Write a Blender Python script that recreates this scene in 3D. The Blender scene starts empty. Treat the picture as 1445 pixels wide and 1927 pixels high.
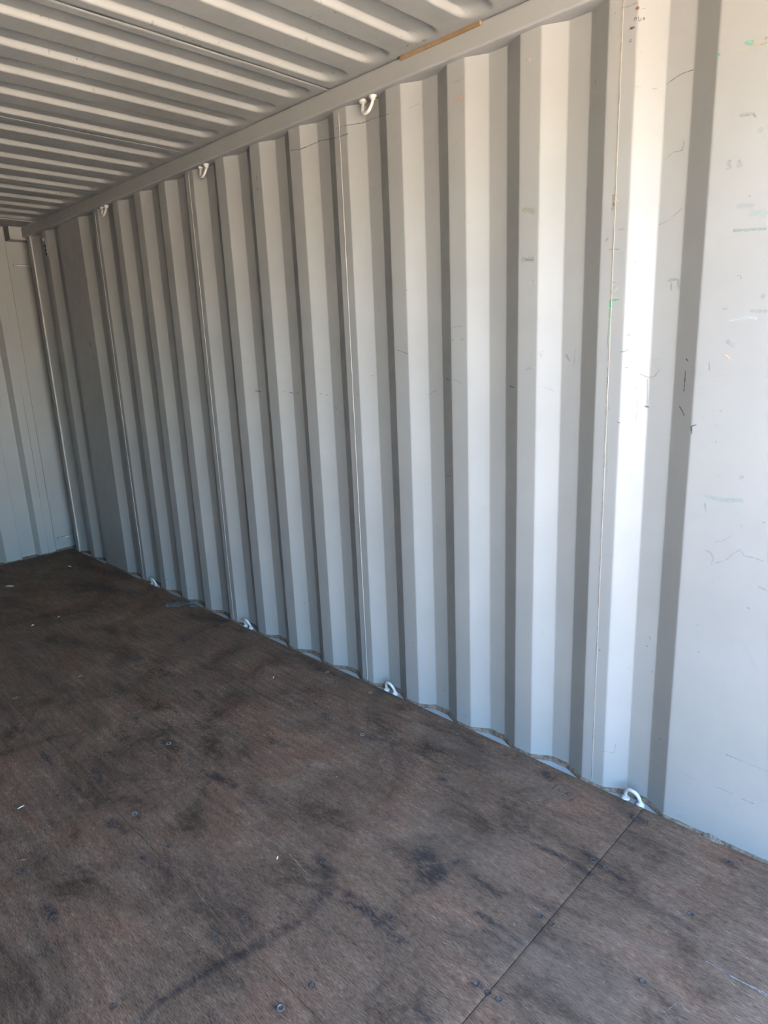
import bpy, bmesh, math, random
import numpy as np
from mathutils import Vector, Matrix, noise as mnoise

# ------------------------------------------------------------------ camera
SC = bpy.context.scene
COL = SC.collection
W, H = 1445.0, 1927.0
F_PX = 1245.1
CAM = np.array([0.9692, -1.9038, 1.5041])
AZ, EL, RO = 2.354219, -0.244223, -0.041649
fw = np.array([math.cos(EL)*math.cos(AZ), math.cos(EL)*math.sin(AZ), math.sin(EL)])
r0 = np.cross(fw, [0, 0, 1]); r0 /= np.linalg.norm(r0); u0 = np.cross(r0, fw)
rt = r0*math.cos(RO)+u0*math.sin(RO); up = -r0*math.sin(RO)+u0*math.cos(RO)
cd = bpy.data.cameras.new('camera'); cam = bpy.data.objects.new('camera', cd); COL.objects.link(cam)
cd.sensor_fit = 'VERTICAL'; cd.sensor_height = 36.0; cd.lens = 36.0*F_PX/H
cd.clip_start = 0.05; cd.clip_end = 500
cam.matrix_world = Matrix(((rt[0], up[0], -fw[0], CAM[0]), (rt[1], up[1], -fw[1], CAM[1]),
                           (rt[2], up[2], -fw[2], CAM[2]), (0, 0, 0, 1)))
SC.camera = cam

# ------------------------------------------------------------------ light
SC.view_settings.view_transform = 'Standard'; SC.view_settings.look = 'None'
SC.view_settings.gamma = 1.0; SC.view_settings.use_curve_mapping = False
SC.view_settings.exposure = 0.02
wd = bpy.data.worlds.new('sky'); SC.world = wd; wd.use_nodes = True
wn = wd.node_tree; wn.nodes.clear()
sky = wn.nodes.new('ShaderNodeTexSky'); sky.sky_type = 'NISHITA'; sky.sun_disc = False
sky.sun_elevation = math.radians(32); sky.sun_rotation = math.radians(270)
sky.air_density = 1.0; sky.dust_density = 4.0; sky.ozone_density = 1.0
hsv = wn.nodes.new('ShaderNodeHueSaturation'); hsv.inputs['Saturation'].default_value = 1.25
bgn = wn.nodes.new('ShaderNodeBackground'); bgn.inputs['Strength'].default_value = 5.7
won = wn.nodes.new('ShaderNodeOutputWorld')
wn.links.new(sky.outputs[0], hsv.inputs['Color']); wn.links.new(hsv.outputs[0], bgn.inputs['Color'])
wn.links.new(bgn.outputs[0], won.inputs['Surface'])
sd = bpy.data.lights.new('sun', 'SUN'); sd.energy = 290.0; sd.angle = math.radians(0.5); sd.color = (1.0, 0.93, 0.835)
sun = bpy.data.objects.new('sun', sd); COL.objects.link(sun)
SUN_DIR = Vector((-0.86, 0.18, 0.47)).normalized()      # towards the sun, behind and beside the container
sun.rotation_euler = SUN_DIR.to_track_quat('Z', 'Y').to_euler()

# ------------------------------------------------------------------ helpers
random.seed(7)
def proj_ray(u, v):
    d = fw + rt*((u-722.5)/F_PX) - up*((v-963.5)/F_PX)
    return d
def hit(u, v, plane, val):
    d = proj_ray(u, v); t = (val-CAM[plane])/d[plane]
    return CAM+t*d

def link(o, parent=None):
    COL.objects.link(o)
    if parent is not None: o.parent = parent
    return o
def mesh_obj(name, verts, faces, mat, parent=None, smooth=False):
    me = bpy.data.meshes.new(name)
    me.from_pydata([tuple(float(c) for c in v) for v in verts], [], faces)
    me.validate(); me.update()
    if mat: me.materials.append(mat)
    if smooth: me.polygons.foreach_set('use_smooth', [True]*len(me.polygons))
    o = bpy.data.objects.new(name, me)
    return link(o, parent)
def fix_normals(o):
    bm = bmesh.new(); bm.from_mesh(o.data); bmesh.ops.recalc_face_normals(bm, faces=bm.faces); bm.to_mesh(o.data); bm.free()
def empty(name, loc=(0, 0, 0), parent=None):
    o = bpy.data.objects.new(name, None); o.location = loc; o.empty_display_size = .1
    return link(o, parent)
def tag(o, label, cat, group=None, kind=None):
    o['label'] = label; o['category'] = cat
    if group: o['group'] = group
    if kind: o['kind'] = kind
    return o
def struct(o):
    o['kind'] = 'structure'; return o
class MB:
    def __init__(s): s.v = []; s.f = []
    def box(s, a, b):
        n = len(s.v)
        x0, y0, z0 = a; x1, y1, z1 = b
        s.v += [(x0,y0,z0),(x1,y0,z0),(x1,y1,z0),(x0,y1,z0),(x0,y0,z1),(x1,y0,z1),(x1,y1,z1),(x0,y1,z1)]
        s.f += [tuple(n+i for i in q) for q in ((0,3,2,1),(4,5,6,7),(0,1,5,4),(1,2,6,5),(2,3,7,6),(3,0,4,7))]
        return s
    def tube(s, pts, r, seg=10, cap=True):
        pts = [Vector(p) for p in pts]; n0 = len(s.v)
        rr = r if hasattr(r, '__len__') else [r]*len(pts)
        ref = None
        for i, p in enumerate(pts):
            t = (pts[min(i+1, len(pts)-1)]-pts[max(i-1, 0)]).normalized()
            if ref is None:
                ref = t.orthogonal().normalized()
            ref = (ref - t*ref.dot(t)).normalized(); b = t.cross(ref)
            for k in range(seg):
                a = 2*math.pi*k/seg
                s.v.append(tuple(p+(ref*math.cos(a)+b*math.sin(a))*rr[i]))
        for i in range(len(pts)-1):
            for k in range(seg):
                a = n0+i*seg+k; b_ = n0+i*seg+(k+1) % seg
                s.f.append((a, b_, b_+seg, a+seg))
        if cap:
            s.f.append(tuple(n0+k for k in range(seg-1, -1, -1)))
            m = n0+(len(pts)-1)*seg
            s.f.append(tuple(m+k for k in range(seg)))
        return s
    def obj(s, name, mat, parent=None, smooth=False):
        return mesh_obj(name, s.v, s.f, mat, parent, smooth)

# ------------------------------------------------------------------ materials
def mat_new(name):
    m = bpy.data.materials.new(name); m.use_nodes = True
    nt = m.node_tree; nt.nodes.clear()
    out = nt.nodes.new('ShaderNodeOutputMaterial'); b = nt.nodes.new('ShaderNodeBsdfPrincipled')
    nt.links.new(b.outputs[0], out.inputs[0])
    return m, nt, b
def nd(nt, t, **kw):
    n = nt.nodes.new(t)
    for k, v in kw.items():
        if k in n.inputs: n.inputs[k].default_value = v
        else: setattr(n, k, v)
    return n
def ramp(nt, stops):
    n = nt.nodes.new('ShaderNodeValToRGB'); e = n.color_ramp.elements
    while len(e) > 1: e.remove(e[-1])
    e[0].position = stops[0][0]; e[0].color = stops[0][1]
    for p, c in stops[1:]:
        x = e.new(p); x.color = c
    return n
def g(v): return (v, v, v, 1)
def mixc(nt, fac, a, b, mode='MIX'):
    n = nt.nodes.new('ShaderNodeMix'); n.data_type = 'RGBA'; n.blend_type = mode
    for sock, val in ((0, fac), (6, a), (7, b)):
        if hasattr(val, 'is_output'): nt.links.new(val, n.inputs[sock])
        else: n.inputs[sock].default_value = val
    return n.outputs[2]
def coords(nt, scale=(1, 1, 1), world=True):
    if world:
        gno = nt.nodes.new('ShaderNodeNewGeometry'); src = gno.outputs['Position']
    else:
        src = nt.nodes.new('ShaderNodeTexCoord').outputs['Object']
    mp = nt.nodes.new('ShaderNodeMapping'); mp.inputs['Scale'].default_value = scale
    nt.links.new(src, mp.inputs[0]); return mp.outputs[0]
def noise(nt, vec, scale, detail=3, rough=.55, dist=0.0):
    n = nt.nodes.new('ShaderNodeTexNoise'); n.inputs['Scale'].default_value = scale
    n.inputs['Detail'].default_value = detail; n.inputs['Roughness'].default_value = rough
    n.inputs['Distortion'].default_value = dist
    nt.links.new(vec, n.inputs['Vector']); return n.outputs['Fac']
def mul(nt, a, b, op='MULTIPLY'):
    n = nt.nodes.new('ShaderNodeMath'); n.operation = op
    for i, v in enumerate((a, b)):
        if hasattr(v, 'is_output'): nt.links.new(v, n.inputs[i])
        else: n.inputs[i].default_value = v
    return n.outputs[0]

def paint(name, base, speck=0.6, smudge=0.10, rough=0.42, rust=0.0, th=.735):
    m, nt, b = mat_new(name)
    p = coords(nt)
    col = None
    n1 = noise(nt, p, 2.2, 4, .6)
    r1 = ramp(nt, [(0.35, g(1-smudge)), (0.62, g(1.0))]); nt.links.new(n1, r1.inputs[0])
    col = mixc(nt, 1.0, (*base, 1), r1.outputs[0], 'MULTIPLY')
    # grime dots of a few millimetres
    n2 = noise(nt, p, 62.0, 2, .5, .3); n3 = noise(nt, p, 5.0, 2, .5)
    r2 = ramp(nt, [(th, g(0)), (th+.04, g(1))]); nt.links.new(n2, r2.inputs[0])
    r3 = ramp(nt, [(0.48, g(0)), (0.66, g(1))]); nt.links.new(n3, r3.inputs[0])
    dots = mul(nt, mul(nt, r2.outputs[0], r3.outputs[0]), speck)
    col = mixc(nt, dots, col, (0.10, 0.075, 0.055, 1))
    # faint rubbed patches
    n4 = noise(nt, p, 9.0, 5, .7, .8)
    r4 = ramp(nt, [(0.60, g(0)), (0.72, g(1))]); nt.links.new(n4, r4.inputs[0])
    col = mixc(nt, mul(nt, r4.outputs[0], .10+smudge*.8), col, (base[0]*.62, base[1]*.66, base[2]*.66, 1))
    if rust > 0:
        n5 = noise(nt, p, 13.0, 4, .65, .5)
        r5 = ramp(nt, [(0.66, g(0)), (0.74, g(1))]); nt.links.new(n5, r5.inputs[0])
        col = mixc(nt, mul(nt, r5.outputs[0], rust), col, (0.16, 0.09, 0.05, 1))
    nt.links.new(col, b.inputs['Base Color'])
    nr = noise(nt, p, 14, 3)
    rr = ramp(nt, [(0.3, g(rough-.05)), (0.7, g(rough+.12))]); nt.links.new(nr, rr.inputs[0])
    nt.links.new(rr.outputs[0], b.inputs['Roughness'])
    bp = nt.nodes.new('ShaderNodeBump'); bp.inputs['Strength'].default_value = .06; bp.inputs['Distance'].default_value = .002
    nt.links.new(noise(nt, p, 120, 2), bp.inputs['Height'])
    b.inputs['Specular IOR Level'].default_value = .35
    nt.links.new(bp.outputs[0], b.inputs['Normal'])
    return m
PAINT = (0.215, 0.217, 0.214)
M_WALL = paint('wall_paint', PAINT, .55, .08)
M_ROOF = paint('roof_paint', PAINT, .8, .14, .45, .25, .66)
M_RAIL = paint('rail_paint', PAINT, .3, .05, .45)
M_RING = paint('ring_paint', (0.37, 0.36, 0.345), .6, .12, .35, .5)
M_BEAD = paint('bead_paint', (0.27, 0.268, 0.258), .1, .03, .3)
M_FLANGE = paint('flange_paint', (0.33, 0.36, 0.36), .8, .25, .5, .3)

def simple(name, c, rough=.6, c2=None, scale=30, metal=0.0, bump=.0):
    m, nt, b = mat_new(name)
    p = coords(nt)
    if c2:
        nn = noise(nt, p, scale, 4, .6); r = ramp(nt, [(.35, (*c, 1)), (.65, (*c2, 1))]); nt.links.new(nn, r.inputs[0])
        nt.links.new(r.outputs[0], b.inputs['Base Color'])
    else: b.inputs['Base Color'].default_value = (*c, 1)
    b.inputs['Roughness'].default_value = rough; b.inputs['Metallic'].default_value = metal
    if bump:
        bp = nt.nodes.new('ShaderNodeBump'); bp.inputs['Strength'].default_value = bump; bp.inputs['Distance'].default_value = .004
        nt.links.new(noise(nt, p, scale*3, 3), bp.inputs['Height']); nt.links.new(bp.outputs[0], b.inputs['Normal'])
    return m
M_CAULK = simple('old_sealant', (0.060, 0.042, 0.028), .85, (0.16, 0.12, 0.085), 60, bump=.6)
M_SCREW = simple('screw_steel', (0.022, 0.019, 0.018), .5, (0.075, 0.060, 0.052), 200, .2, bump=.4)
M_SCREWHI = simple('screw_worn_steel', (0.10, 0.095, 0.09), .35, (0.30, 0.28, 0.27), 300, .6, bump=.4)
M_SCREWRUST = simple('screw_rusty_steel', (0.20, 0.10, 0.05), .6, (0.42, 0.27, 0.18), 200, .2, bump=.4)
M_DARK = simple('dark_gap', (0.012, 0.011, 0.010), .9)
M_BATTEN = simple('tan_batten', (0.145, 0.090, 0.045), .8, (0.19, 0.125, 0.065), 18, bump=.2)
M_MESHRAG = simple('grey_ribbed_cloth', (0.075, 0.070, 0.066), .95, (0.14, 0.132, 0.125), 90, bump=.5)
M_PAPER = simple('pale_paper', (0.34, 0.34, 0.32), .8, (0.46, 0.46, 0.43), 60)
M_SPLINT = simple('wood_splinter', (0.50, 0.44, 0.34), .8, (0.66, 0.60, 0.48), 60)
M_CHIP = simple('broken_plywood', (0.09, 0.068, 0.050), .9, (0.19, 0.155, 0.115), 60, bump=.8)
M_GALV = simple('galvanised_bar', (0.36, 0.36, 0.36), .4, (0.50, 0.50, 0.50), 60, .5)
M_GROUND = simple('yard_ground', (0.44, 0.36, 0.265), .9, (0.56, 0.47, 0.36), 1.2)

def make_floor_mat():
    m, nt, b = mat_new('worn_plywood')
    p1 = coords(nt, (3.2, 26, 1)); p2 = coords(nt, (26, 260, 1)); p3 = coords(nt, (1, 1.35, 1)); p0 = coords(nt)
    n1 = noise(nt, p1, 2.2, 5, .62, .35); n2 = noise(nt, p2, 2.0, 4, .7, .2); n3 = noise(nt, p3, 3.4, 7, .70, .6)
    r = ramp(nt, [(.22, (0.080, 0.046, 0.029, 1)), (.5, (0.119, 0.072, 0.046, 1)), (.80, (0.165, 0.104, 0.069, 1))])
    nt.links.new(n1, r.inputs[0])
    rf = ramp(nt, [(.34, g(.42)), (.50, g(1.0)), (.68, g(1.75))]); nt.links.new(n2, rf.inputs[0])
    c = mixc(nt, 1.0, r.outputs[0], rf.outputs[0], 'MULTIPLY')
    rp = ramp(nt, [(.33, g(.42)), (.47, g(.92)), (.66, g(1.35))]); nt.links.new(n3, rp.inputs[0])
    c = mixc(nt, 1.0, c, rp.outputs[0], 'MULTIPLY')
    # reddish veneer patches
    n6 = noise(nt, coords(nt, (1.6, 2.4, 1)), 1.9, 3, .55, .5)
    r6 = ramp(nt, [(.50, g(0)), (.68, g(.6))]); nt.links.new(n6, r6.inputs[0])
    c = mixc(nt, r6.outputs[0], c, (0.98, 0.80, 0.74, 1), 'MULTIPLY')
    # pale nicks along and across the grain
    n7 = noise(nt, coords(nt, (22, 230, 1)), 1.7, 2, .5, .4)
    r7 = ramp(nt, [(.70, g(0)), (.76, g(1))]); nt.links.new(n7, r7.inputs[0])
    c = mixc(nt, mul(nt, r7.outputs[0], .5), c, (0.34, 0.27, 0.22, 1))
    n8 = noise(nt, coords(nt, (190, 20, 1)), 1.5, 2, .5, .6)
    r8 = ramp(nt, [(.735, g(0)), (.78, g(1))]); nt.links.new(n8, r8.inputs[0])
    c = mixc(nt, mul(nt, r8.outputs[0], .35), c, (0.33, 0.27, 0.22, 1))
    # white specks
    n9 = noise(nt, p0, 75, 1, .5); r9 = ramp(nt, [(.80, g(0)), (.83, g(1))]); nt.links.new(n9, r9.inputs[0])
    c = mixc(nt, mul(nt, r9.outputs[0], .6), c, (0.45, 0.43, 0.41, 1))
    # spilled stains: per-vertex weight, ragged by noise
    at = nt.nodes.new('ShaderNodeAttribute'); at.attribute_name = 'stain'
    sp = nt.nodes.new('ShaderNodeSeparateColor'); nt.links.new(at.outputs['Color'], sp.inputs[0])
    nz = noise(nt, coords(nt, (16, 38, 1)), 1.6, 6, .8, .8)
    sm = mul(nt, sp.outputs[0], mul(nt, mul(nt, mul(nt, nz, .5, 'SUBTRACT'), 3.2), .55, 'ADD'))
    rs = ramp(nt, [(.08, g(0)), (.80, g(.88))]); nt.links.new(sm, rs.inputs[0])
    c = mixc(nt, rs.outputs[0], c, (0.019, 0.016, 0.017, 1))
    sm2 = mul(nt, sp.outputs[1], mul(nt, nz, 1.6))
    c = mixc(nt, mul(nt, sm2, .6), c, (0.19, 0.135, 0.10, 1))
    nt.links.new(c, b.inputs['Base Color'])
    rr = ramp(nt, [(.3, g(.50)), (.7, g(.72))]); nt.links.new(n3, rr.inputs[0]); nt.links.new(rr.outputs[0], b.inputs['Roughness'])
    b.inputs['Specular IOR Level'].default_value = .10
    bp = nt.nodes.new('ShaderNodeBump'); bp.inputs['Strength'].default_value = .45; bp.inputs['Distance'].default_value = .0022
    nt.links.new(mul(nt, n2, mul(nt, n1, .8), 'ADD'), bp.inputs['Height']); nt.links.new(bp.outputs[0], b.inputs['Normal'])
    return m
M_FLOOR = make_floor_mat()

def make_mark_mat():
    m, nt, b = mat_new('surface_marks')
    at = nt.nodes.new('ShaderNodeAttribute'); at.attribute_name = 'mark'
    nt.links.new(at.outputs['Color'], b.inputs['Base Color'])
    nz = noise(nt, coords(nt), 130, 3, .6)
    r = ramp(nt, [(.34, g(.25)), (.55, g(1))]); nt.links.new(nz, r.inputs[0])
    nt.links.new(mul(nt, at.outputs['Alpha'], r.outputs[0]), b.inputs['Alpha'])
    b.inputs['Roughness'].default_value = .7; b.inputs['Specular IOR Level'].default_value = .2
    return m
M_MARK = make_mark_mat()

# ------------------------------------------------------------------ dimensions
PITCH = 0.278; DEP = 0.036; SL = 0.069
Z_RB = 2.382          # underside of the top side rail / top edge of the sheets
Z_ROOF = 2.450
X_END = -4.565        # inner level of the end wall
X_DOOR = 1.31
Y_L = -2.352          # inner level of the left wall

# ------------------------------------------------------------------ side wall profile: list of (x, depth) from far to near
def side_profile():
    P = [(-4.405, 0.0)]
    def recess(x_far, x_near):                    # between inner-face edges
        P.extend([(x_far, 0), (x_far+SL, DEP), (x_near-SL, DEP), (x_near, 0)])
    recess(-4.404, -4.195)
    recess(-4.124, -3.913)
    recess(-3.553, -3.336)
    for k in range(12, 0, -1):
        x = -k*PITCH
        recess(x+.0715 if k not in (0,) else 0, x+PITCH)
    recess(0.080, 0.288)
    recess(0.648, 0.648+.208)
    recess(0.926, 0.926+.208)
    P.append((1.20, 0))
    out = []
    for p in P:
        if not out or p[0]-out[-1][0] > 1e-4: out.append(p)
    return out
PROF = side_profile()
def chamfer(P, c=.0035):
    out = [P[0]]
    for i in range(1, len(P)-1):
        a, p, b = (np.array(P[i-1]), np.array(P[i]), np.array(P[i+1]))
        da = (a-p)/np.linalg.norm(a-p); db = (b-p)/np.linalg.norm(b-p)
        if abs(np.cross(da, db)) < 1e-3: continue
        q1 = p+da*c; q2 = p+db*c; mid = (q1+q2)/2*.5+p*.5
        out += [tuple(q1), tuple(mid), tuple(q2)]
    out.append(P[-1])
    return out
def depth_at(x):
    for (x0, d0), (x1, d1) in zip(PROF[:-1], PROF[1:]):
        if x0 <= x <= x1: return d0+(d1-d0)*(x-x0)/(x1-x0)
    return 0.0
def wall_hit(u, v, off=.0006):
    d = proj_ray(u, v); t = (0-CAM[1])/d[1]
    for _ in range(400):
        p = CAM+t*d
        if p[1] >= depth_at(p[0]): break
        t += .0006
    p = CAM+(t-.0003)*d
    i = 1e-3
    slope = (depth_at(p[0]+i)-depth_at(p[0]-i))/(2*i)
    n = np.array([slope, -1.0, 0]); n /= np.linalg.norm(n)
    p[1] = depth_at(p[0])
    return p+n*off, n

def slice_prof(P, xa, xb):
    def at(x):
        for (x0, d0), (x1, d1) in zip(P[:-1], P[1:]):
            if x0 <= x <= x1: return (x, d0+(d1-d0)*(x-x0)/(x1-x0))
        return (x, 0)
    return [at(xa)]+[p for p in P if xa < p[0] < xb]+[at(xb)]

SEAMS = [-4.405, -3.301, -2.189, -1.080, 0.040, 1.20]
CH = chamfer(PROF)
def build_side(wall, y0, sgn, dents):
    """sgn +1: recesses go to +y (right wall); -1: left wall"""
    for i in range(len(SEAMS)-1):
        xa, xb = SEAMS[i], SEAMS[i+1]
        pr = slice_prof(CH, xa, xb)
        NZ = 26
        zs = [(-.012)+(Z_RB+.016)*k/NZ for k in range(NZ+1)]
        vs = []; fs = []
        th = .0016
        for z in zs:
            for (x, d) in pr:
                dd = d + .0008*mnoise.noise(Vector((x*1.5+i*7, z*1.3, sgn)))
                if dents and sgn > 0:
                    # small dent low on one corrugation ridge beside the second ring
                    q = math.exp(-(((x+1.25)/.022)**2+((z-.125)/.035)**2)); dd -= .010*q
                vs.append((x, y0+sgn*dd, z))
        n = len(pr)
        for a in range(NZ):
            for k in range(n-1):
                q = (a*n+k, a*n+k+1, (a+1)*n+k+1, (a+1)*n+k)
                fs.append(q if sgn > 0 else q[::-1])
        o = mesh_obj('corrugated_sheet', vs, fs, M_WALL, wall)
        md = o.modifiers.new('thickness', 'SOLIDIFY'); md.thickness = th; md.offset = -1.0
        if 0 < i:
            x = xa; b = MB()
            pts = [(x+.0006*mnoise.noise(Vector((z*9, x, 0))), y0-sgn*(.0006+.0004*mnoise.noise(Vector((z*31, x, 5)))), z)
                   for z in np.linspace(-.008, Z_RB-.012, 90)]
            b.tube(pts, [(.0007 if i == 4 else .0014)+.0005*abs(mnoise.noise(Vector((p[2]*23, x, 2)))) for p in pts], 7)
            b.obj('weld_seam', M_BEAD, o, True)
            c = MB().box((x-.0040, y0-sgn*.0003-.0002, .0), (x-.0022, y0-sgn*.0003+.0002, Z_RB-.03))
            c.obj('lap_gap', M_LAP, o)
M_LINE = simple('dark_brown_line', (0.035, 0.024, 0.016), .9, (0.08, 0.06, 0.045), 40)
M_LAP = simple('lap_joint_dirt', (0.16, 0.13, 0.10), .9, (0.33, 0.28, 0.22), 40)  # dirt colour of the groove line beside the lap weld

wall_right = struct(empty('wall_right', (0, 0, 0)))
build_side(wall_right, 0.0, 1, True)
wall_left = struct(empty('wall_left', (0, 0, 0)))
build_side(wall_left, Y_L, -1, False)

# ------------------------------------------------------------------ end wall (corrugated, trapezoid ribs)
def end_profile():
    P = [(0.062, .045), (-0.128, .045), (-0.131, 0.0), (-0.243, 0.0), (-0.272, .045), (-.388, .045), (-.391, 0)]
    y = -.391
    while y > -2.05:
        P += [(y-.108, 0), (y-.137, .045), (y-.252, .045), (y-.255, 0)]
        y -= .255
    P += [(y-.10, 0), (-2.352+.12, 0), (-2.352+.117, .045), (-2.352-.062, .045)]
    return P
wall_back = struct(empty('wall_back', (0, 0, 0)))
EP = end_profile()
def build_end():
    # two sheets, the lap at y=-0.185
    segs = [(0.062, -0.187), (-0.187, -1.28), (-1.28, -2.414)]
    for (ya, yb) in segs:
        pr = [p for p in EP if yb < p[0] < ya]
        def at(y):
            for (y0, d0), (y1, d1) in zip(EP[:-1], EP[1:]):
                if y1 <= y <= y0: return (y, d0+(d1-d0)*(y-y0)/(y1-y0))
            return (y, .045)
        pr = [at(ya)]+pr+[at(yb)]
        pr = chamfer(pr, .002)
        vs = []; fs = []; NZ = 20; n = len(pr)
        for a in range(NZ+1):
            z = -.012+(Z_ROOF+.012+.012)*a/NZ
            for (y, d) in pr:
                vs.append((X_END-d+.0012*mnoise.noise(Vector((y*2, z*1.5, 4))), y, z))
        for a in range(NZ):
            for k in range(n-1): fs.append((a*n+k, (a+1)*n+k, (a+1)*n+k+1, a*n+k+1))
        o = mesh_obj('corrugated_sheet', vs, fs, M_WALL, wall_back); fix = o.modifiers.new('thickness', 'SOLIDIFY'); fix.thickness = .002; fix.offset = 1.0
    b = MB(); b.tube([(X_END+.0004, -.187, z) for z in np.linspace(0.0, Z_ROOF-.01, 40)], .0018, 6)
    b.obj('weld_seam', M_LINE, wall_back, True)
    # dark line drawn along the sharp rib edge
    b = MB(); b.tube([(X_END+.0006, -.1315, z) for z in np.linspace(0.0, Z_ROOF-.01, 40)], .0014, 6)
    b.obj('weld_seam', M_LINE, wall_back, True)
build_end()

# ------------------------------------------------------------------ corner posts, rails, header, corner blocks
def post(n, sgn, y0):
    t = struct(empty('trim_%d' % n))
    def Y(v): return y0+sgn*v
    def bx(x0, x1, a, b, z0, z1): return MB().box((x0, min(Y(a), Y(b)), z0), (x1, max(Y(a), Y(b)), z1))
    bx(-4.462, -4.408, -.010, .006, -.012, Z_RB+.06).obj('post_flange', M_RAIL, t)
    bx(-4.462, -4.456, .006, .062, -.012, Z_RB+.06).obj('post_web', M_RAIL, t)
    bx(-4.64, -4.456, .056, .062, -.012, Z_RB+.06).obj('post_web', M_RAIL, t)
    bx(-4.67, -4.62, .030, .075, -.030, Z_ROOF+.02).obj('post_corner', M_RAIL, t)
    bx(-4.50, -4.36, .042, .050, -.030, Z_RB+.06).obj('post_leak_seal', M_RAIL, t)  # unseen backing added behind the post to stop a light leak
    b = MB(); zs = np.linspace(0.0, Z_RB-.02, 120)
    b.tube([(-4.4085+.0008*mnoise.noise(Vector((z*7, 1, n))), Y(-.0060), z) for z in zs],
           [.0045+.0018*mnoise.noise(Vector((z*6, 3, n))) for z in zs], 8)
    b.obj('sealant_bead', M_BEAD, t, True)
    return t
post(1, 1, 0.0); post(2, -1, Y_L)

def rail(n, sgn, y0):
    r = struct(empty('trim_%d' % n))
    a, b_ = y0-sgn*.025, y0+sgn*.055
    lo, hi = min(a, b_), max(a, b_)
    o = MB().box((-4.575, lo, Z_RB), (1.24, hi, Z_ROOF+.0)).obj('top_rail', M_RAIL, r)
    bv = o.modifiers.new('bevel', 'BEVEL'); bv.width = .007; bv.segments = 3
    return r
rail(3, 1, 0.0); rail(4, -1, Y_L)

def bottom_rail(n, sgn, y0):
    r = struct(empty('trim_%d' % n))
    lo, hi = sorted((y0-sgn*.007, y0+sgn*.060))
    MB().box((-4.67, lo, -.030), (1.24, hi, -.0075)).obj('bottom_rail', M_FLANGE, r)
    # sealant fillet that follows the sheet, patchy and rough
    vs = []; fs = []; pr = []
    P2 = slice_prof(CH, -4.40, 1.19)
    for (x0, d0), (x1, d1) in zip(P2[:-1], P2[1:]):
        m = max(1, int((x1-x0)/.008))
        for k in range(m): pr.append((x0+(x1-x0)*k/m, d0+(d1-d0)*k/m))
    pr.append(P2[-1])
    for i, (x, d) in enumerate(pr):
        j = mnoise.noise(Vector((x*28, n, 0))); j2 = mnoise.noise(Vector((x*60, n, 9)))
        deep = d/DEP
        zt = .0055+.0035*deep+.0018*j+.001*j2
        w = .0065+.003*deep+.001*j2
        vs += [(x, y0+sgn*(d+.0006), zt), (x, y0+sgn*(d-.002-w*.45), zt*.75+.0006*j2), (x, y0+sgn*(d-w-.001), -.0078+.0008*j)]
    for i in range(len(pr)-1):
        for k in range(2):
            q = (i*3+k, i*3+k+1, i*3+k+4, i*3+k+3)
            fs.append(q if sgn < 0 else q[::-1])
    o = mesh_obj('sealant_fillet', vs, fs, M_CAULK, r, True)
    fix_normals(o)
    return r
bottom_rail(5, 1, 0.0); bottom_rail(6, -1, Y_L)

struct(MB().box((-4.67, Y_L-.06, -.062), (1.334, .06, -.032)).obj('trim_10', M_DARK))  # unseen slab added beneath the boards to stop light leaking through joints
# threshold and closing strip of the end wall
r = struct(empty('trim_7'))
MB().box((-4.67, Y_L-.07, -.030), (-4.553, .07, -.010)).obj('bottom_rail', M_FLANGE, r)
b = MB()
ys = np.linspace(.04, Y_L-.04, 200)
def end_depth(y):
    for (y0, d0), (y1, d1) in zip(EP[:-1], EP[1:]):
        if y1 <= y <= y0: return d0+(d1-d0)*(y-y0)/(y1-y0)
    return .045
vs = []; fs = []
for i, y in enumerate(ys):
    d = end_depth(y); j = mnoise.noise(Vector((y*30, 2, 0)))
    vs += [(X_END-d, y, .009+.005*j), (X_END-d+.014+.004*j, y, -.011)]
for i in range(len(ys)-1): fs.append((i*2, i*2+1, i*2+3, i*2+2))
o = mesh_obj('sealant_fillet', vs, fs, M_CAULK, r, True); fix_normals(o)

# corner blocks under the roof header at the far corners
for n, sgn, y0 in ((8, 1, 0.0), (9, -1, Y_L)):
    t = struct(empty('trim_%d' % n))
    lo, hi = sorted((y0-sgn*.112, y0+sgn*.055))
    o = MB().box((-4.66, lo, 2.366), (-4.502, hi, Z_ROOF+.006)).obj('corner_block', M_RAIL, t)
    bv = o.modifiers.new('bevel', 'BEVEL'); bv.width = .003; bv.segments = 2

# ------------------------------------------------------------------ ceiling: pressed roof panels
ceiling = struct(empty('ceiling', (0, 0, Z_ROOF)))
RP = 0.2075; HR = 0.0185
R_SEAMS = [-4.215, -3.170, -2.135, -1.100, -0.060, 0.975]
Y_A, Y_B = -.040, Y_L+.040
def camber(y):
    s = (y-Y_A)/(Y_B-Y_A); return .006*math.sin(math.pi*min(1, max(0, s)))
def sstep(t):
    t = min(1, max(0, t)); return t*t*(3-2*t)
def roof_h(x, xs, y):
    """pressed recess with steep flanks and longer rounded ends"""
    u = abs(((x-xs) % RP)-RP/2)
    rim = (RP-.086)/2-u
    ye = min(Y_A-.010-y, y-(Y_B+.010))
    if rim <= 0 or ye <= 0: return 0.0
    half = (RP-.086)/2; w = .0155; cyc = half*1.15
    if ye < cyc:
        dy = (cyc-ye)/1.15; q = math.hypot(u, dy); rim = half-q
        w += .030*(dy/max(q, 1e-6))**2
    return HR*sstep(rim/w*.92+.04) if rim > 0 else 0.0
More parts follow.
